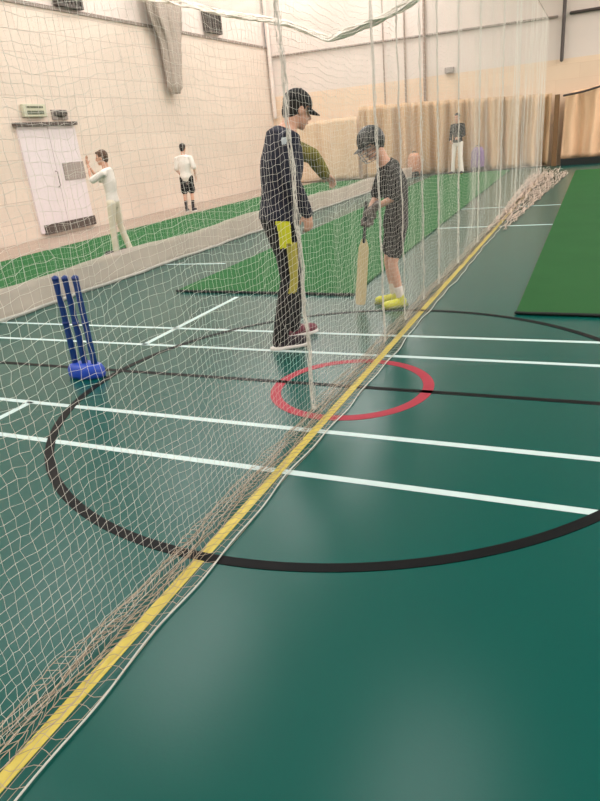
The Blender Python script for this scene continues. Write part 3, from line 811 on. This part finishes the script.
# child near the door -----------------------------------------------
k1 = dict(s=0.89, wd=0.76, vox=0.008, label='person in white shirt and pale trousers with hands raised to the face', loc=(-6.90, 8.29, 0.02), rz=1.8767,
    spine=[(0, -0.02, 0.81), (0, -0.02, 0.95), (0, -0.02, 1.11), (0, -0.02, 1.265), (0, -0.005, 1.335)],
    head=(0.0, 0.025, 1.46), hd=(-0.1, 1, -0.05), hair=M['hair_brown'],
    arms={'L': ((-0.16, -0.02, 1.24), (-0.15, 0.19, 1.15), (-0.06, 0.25, 1.39), (0.1, 0.1, 1), (0.3, -1, 0), -1, 0.35),
          'R': ((0.16, -0.02, 1.24), (0.15, 0.20, 1.14), (0.055, 0.29, 1.37), (-0.1, 0.1, 1), (-0.3, -1, 0), 1, 0.35)},
    legs={'L': ((-0.085, -0.02, 0.79), (-0.09, 0.03, 0.44), (-0.09, 0.05, 0.08), (-0.1, 1)), 'R': ((0.085, -0.02, 0.79), (0.085, -0.03, 0.44), (0.09, -0.11, 0.08), (0.1, 1))},
    top_name='shirt', top=M['white_cloth'], hem=1, sleeve=0.45, bot_name='trousers', bot=M['cream_cloth'], leglen=1.0, flare=0.012,
    shoe=M['shoe_dark'], sole=M['sole'])
person(k1)
# child by the wall --------------------------------------------------
k2 = dict(s=0.93, wd=0.94, vox=0.008, label='person in white T-shirt and black shorts standing by the left wall', loc=(-9.56, 14.48, 0.0), rz=0.32,
    spine=[(0.02, 0.0, 0.85), (0.02, 0.0, 1.0), (0.02, 0.0, 1.16), (0.02, 0.0, 1.33), (0.025, 0.01, 1.40)],
    head=(0.03, 0.04, 1.535), hd=(0.15, 1, -0.15), hair=M['hair_dark'],
    arms={'L': ((-0.155, 0.0, 1.305), (-0.21, 0.0, 1.06), (-0.17, 0.16, 0.92), (0.2, 0.5, -0.8), (1, 0, 0.1), 1, 0.4),
          'R': ((0.195, 0.0, 1.305), (0.27, -0.02, 1.05), (0.25, 0.06, 0.82), (0, 0.2, -1), (-1, 0, 0), -1, 0.4)},
    legs={'L': ((-0.07, 0.0, 0.83), (-0.09, 0.04, 0.47), (-0.09, -0.01, 0.085), (-0.1, 1)), 'R': ((0.11, 0.0, 0.83), (0.10, 0.03, 0.47), (0.09, -0.03, 0.085), (0.15, 1))},
    top_name='t_shirt', top=M['white_cloth'], hem=0, sleeve=0.45, bot_name='shorts', bot=M['black_cloth'], leglen=0.42, flare=0.02,
    sock=M['sock_dark'], sock_from=0.5, shoe=M['shoe_dark'], sole=M['sole'])
person(k2)
# figure at the far curtain -------------------------------------------
k3 = dict(s=0.98, wd=0.86, vox=0.009, label='person in black top and white trousers standing before the tan curtain', loc=(-3.95, 21.2, 0.022), rz=2.944,
    spine=[(0, 0, 0.92), (0, 0, 1.08), (0, 0, 1.25), (0, 0, 1.42), (0, 0.01, 1.50)],
    head=(0.0, 0.04, 1.63), hd=(0.1, 1, -0.1), hair=M['hair_dark'],
    arms={'L': ((-0.175, 0.0, 1.40), (-0.215, 0.02, 1.13), (-0.12, 0.20, 1.06), (0.9, 0.3, -0.2), (0, -1, 0), 1, 0.5),
          'R': ((0.175, 0.0, 1.40), (0.215, 0.0, 1.13), (0.16, 0.18, 0.98), (-0.4, 0.5, -0.6), (-1, 0, 0), -1, 0.5)},
    legs={'L': ((-0.09, 0.0, 0.90), (-0.11, 0.03, 0.51), (-0.14, 0.0, 0.09), (-0.2, 1)), 'R': ((0.09, 0.0, 0.90), (0.12, 0.03, 0.51), (0.16, 0.0, 0.09), (0.2, 1))},
    top_name='shirt', top=M['black_cloth'], hem=1, sleeve=0.9, bot_name='trousers', bot=M['white_cloth'], leglen=1.0, flare=0.02,
    shoe=M['shoe_dark'], sole=M['sole_olive'])
person(k3)

# kit bags by the curtain
def kit_bag(x, y, rz, m, label, h):
    t = thing('kit_bag', label, 'bag', (x, y, 0.003), rz)
    bm = bmesh.new(); rr = []
    for z, a, b in ((0.0, 0.17, 0.12), (0.03, 0.20, 0.15), (h * 0.5, 0.21, 0.16), (h * 0.85, 0.19, 0.14), (h, 0.12, 0.09)):
        rr.append([V((a * math.copysign(abs(math.cos(q)) ** 0.6, math.cos(q)), b * math.copysign(abs(math.sin(q)) ** 0.6, math.sin(q)), z)) for q in [2 * PI * k / 24 for k in range(24)]])
    rings(bm, rr); obj('body', bm, m, t, True)
    obj('base_panel', boxbm((0, 0, 0.09), (0.40, 0.31, 0.16), 0, 0.03), M['black_rubber'], t)
    bm = bmesh.new(); tube(bm, [(-0.07, 0, h - 0.02), (-0.06, 0, h + 0.05), (0.06, 0, h + 0.05), (0.07, 0, h - 0.02)], 0.012, 8); obj('handle', bm, M['black_rubber'], t, True)
kit_bag(-3.42, 21.72, 0.2, M['purple'], 'purple kit bag beside the person at the tan curtain', 0.74)
kit_bag(-5.45, 21.72, -0.3, M['orange'], 'orange kit bag standing against the tan curtain', 0.72)

# ------------------------------------------------------------------ lights: rows of lamps under the ceiling
def lamp(x, y, sx, sy, e):
    d = bpy.data.lights.new('hall_lamp', 'AREA'); d.shape = 'RECTANGLE'; d.size = sx; d.size_y = sy; d.energy = e; d.color = (1.0, 0.962, 0.94)
    o = bpy.data.objects.new('hall_lamp', d); COL.objects.link(o); o.location = (x, y, ZC - 0.25)
for x in (-9.4, -6.0, 4.8, 7.6):
    for y in (-3.6, 1.6, 7.2, 12.4, 16.8, 20.9):
        lamp(x, y, 1.5, 3.4, 128 if x < -9 else (380 if y > 20 and x > 0 else 182))
lamp(-1.5, 5.6, 1.5, 3.0, 110)
w = bpy.data.worlds.new('world'); SC.world = w; w.use_nodes = True
w.node_tree.nodes['Background'].inputs[0].default_value = (1, 0.95, 0.9, 1); w.node_tree.nodes['Background'].inputs[1].default_value = 0.3

SC.view_settings.view_transform = 'Standard'; SC.view_settings.look = 'None'
SC.view_settings.gamma = 1.0; SC.view_settings.exposure = 0.0; SC.view_settings.use_curve_mapping = False
SC.cycles.max_bounces = 8; SC.cycles.transparent_max_bounces = 16
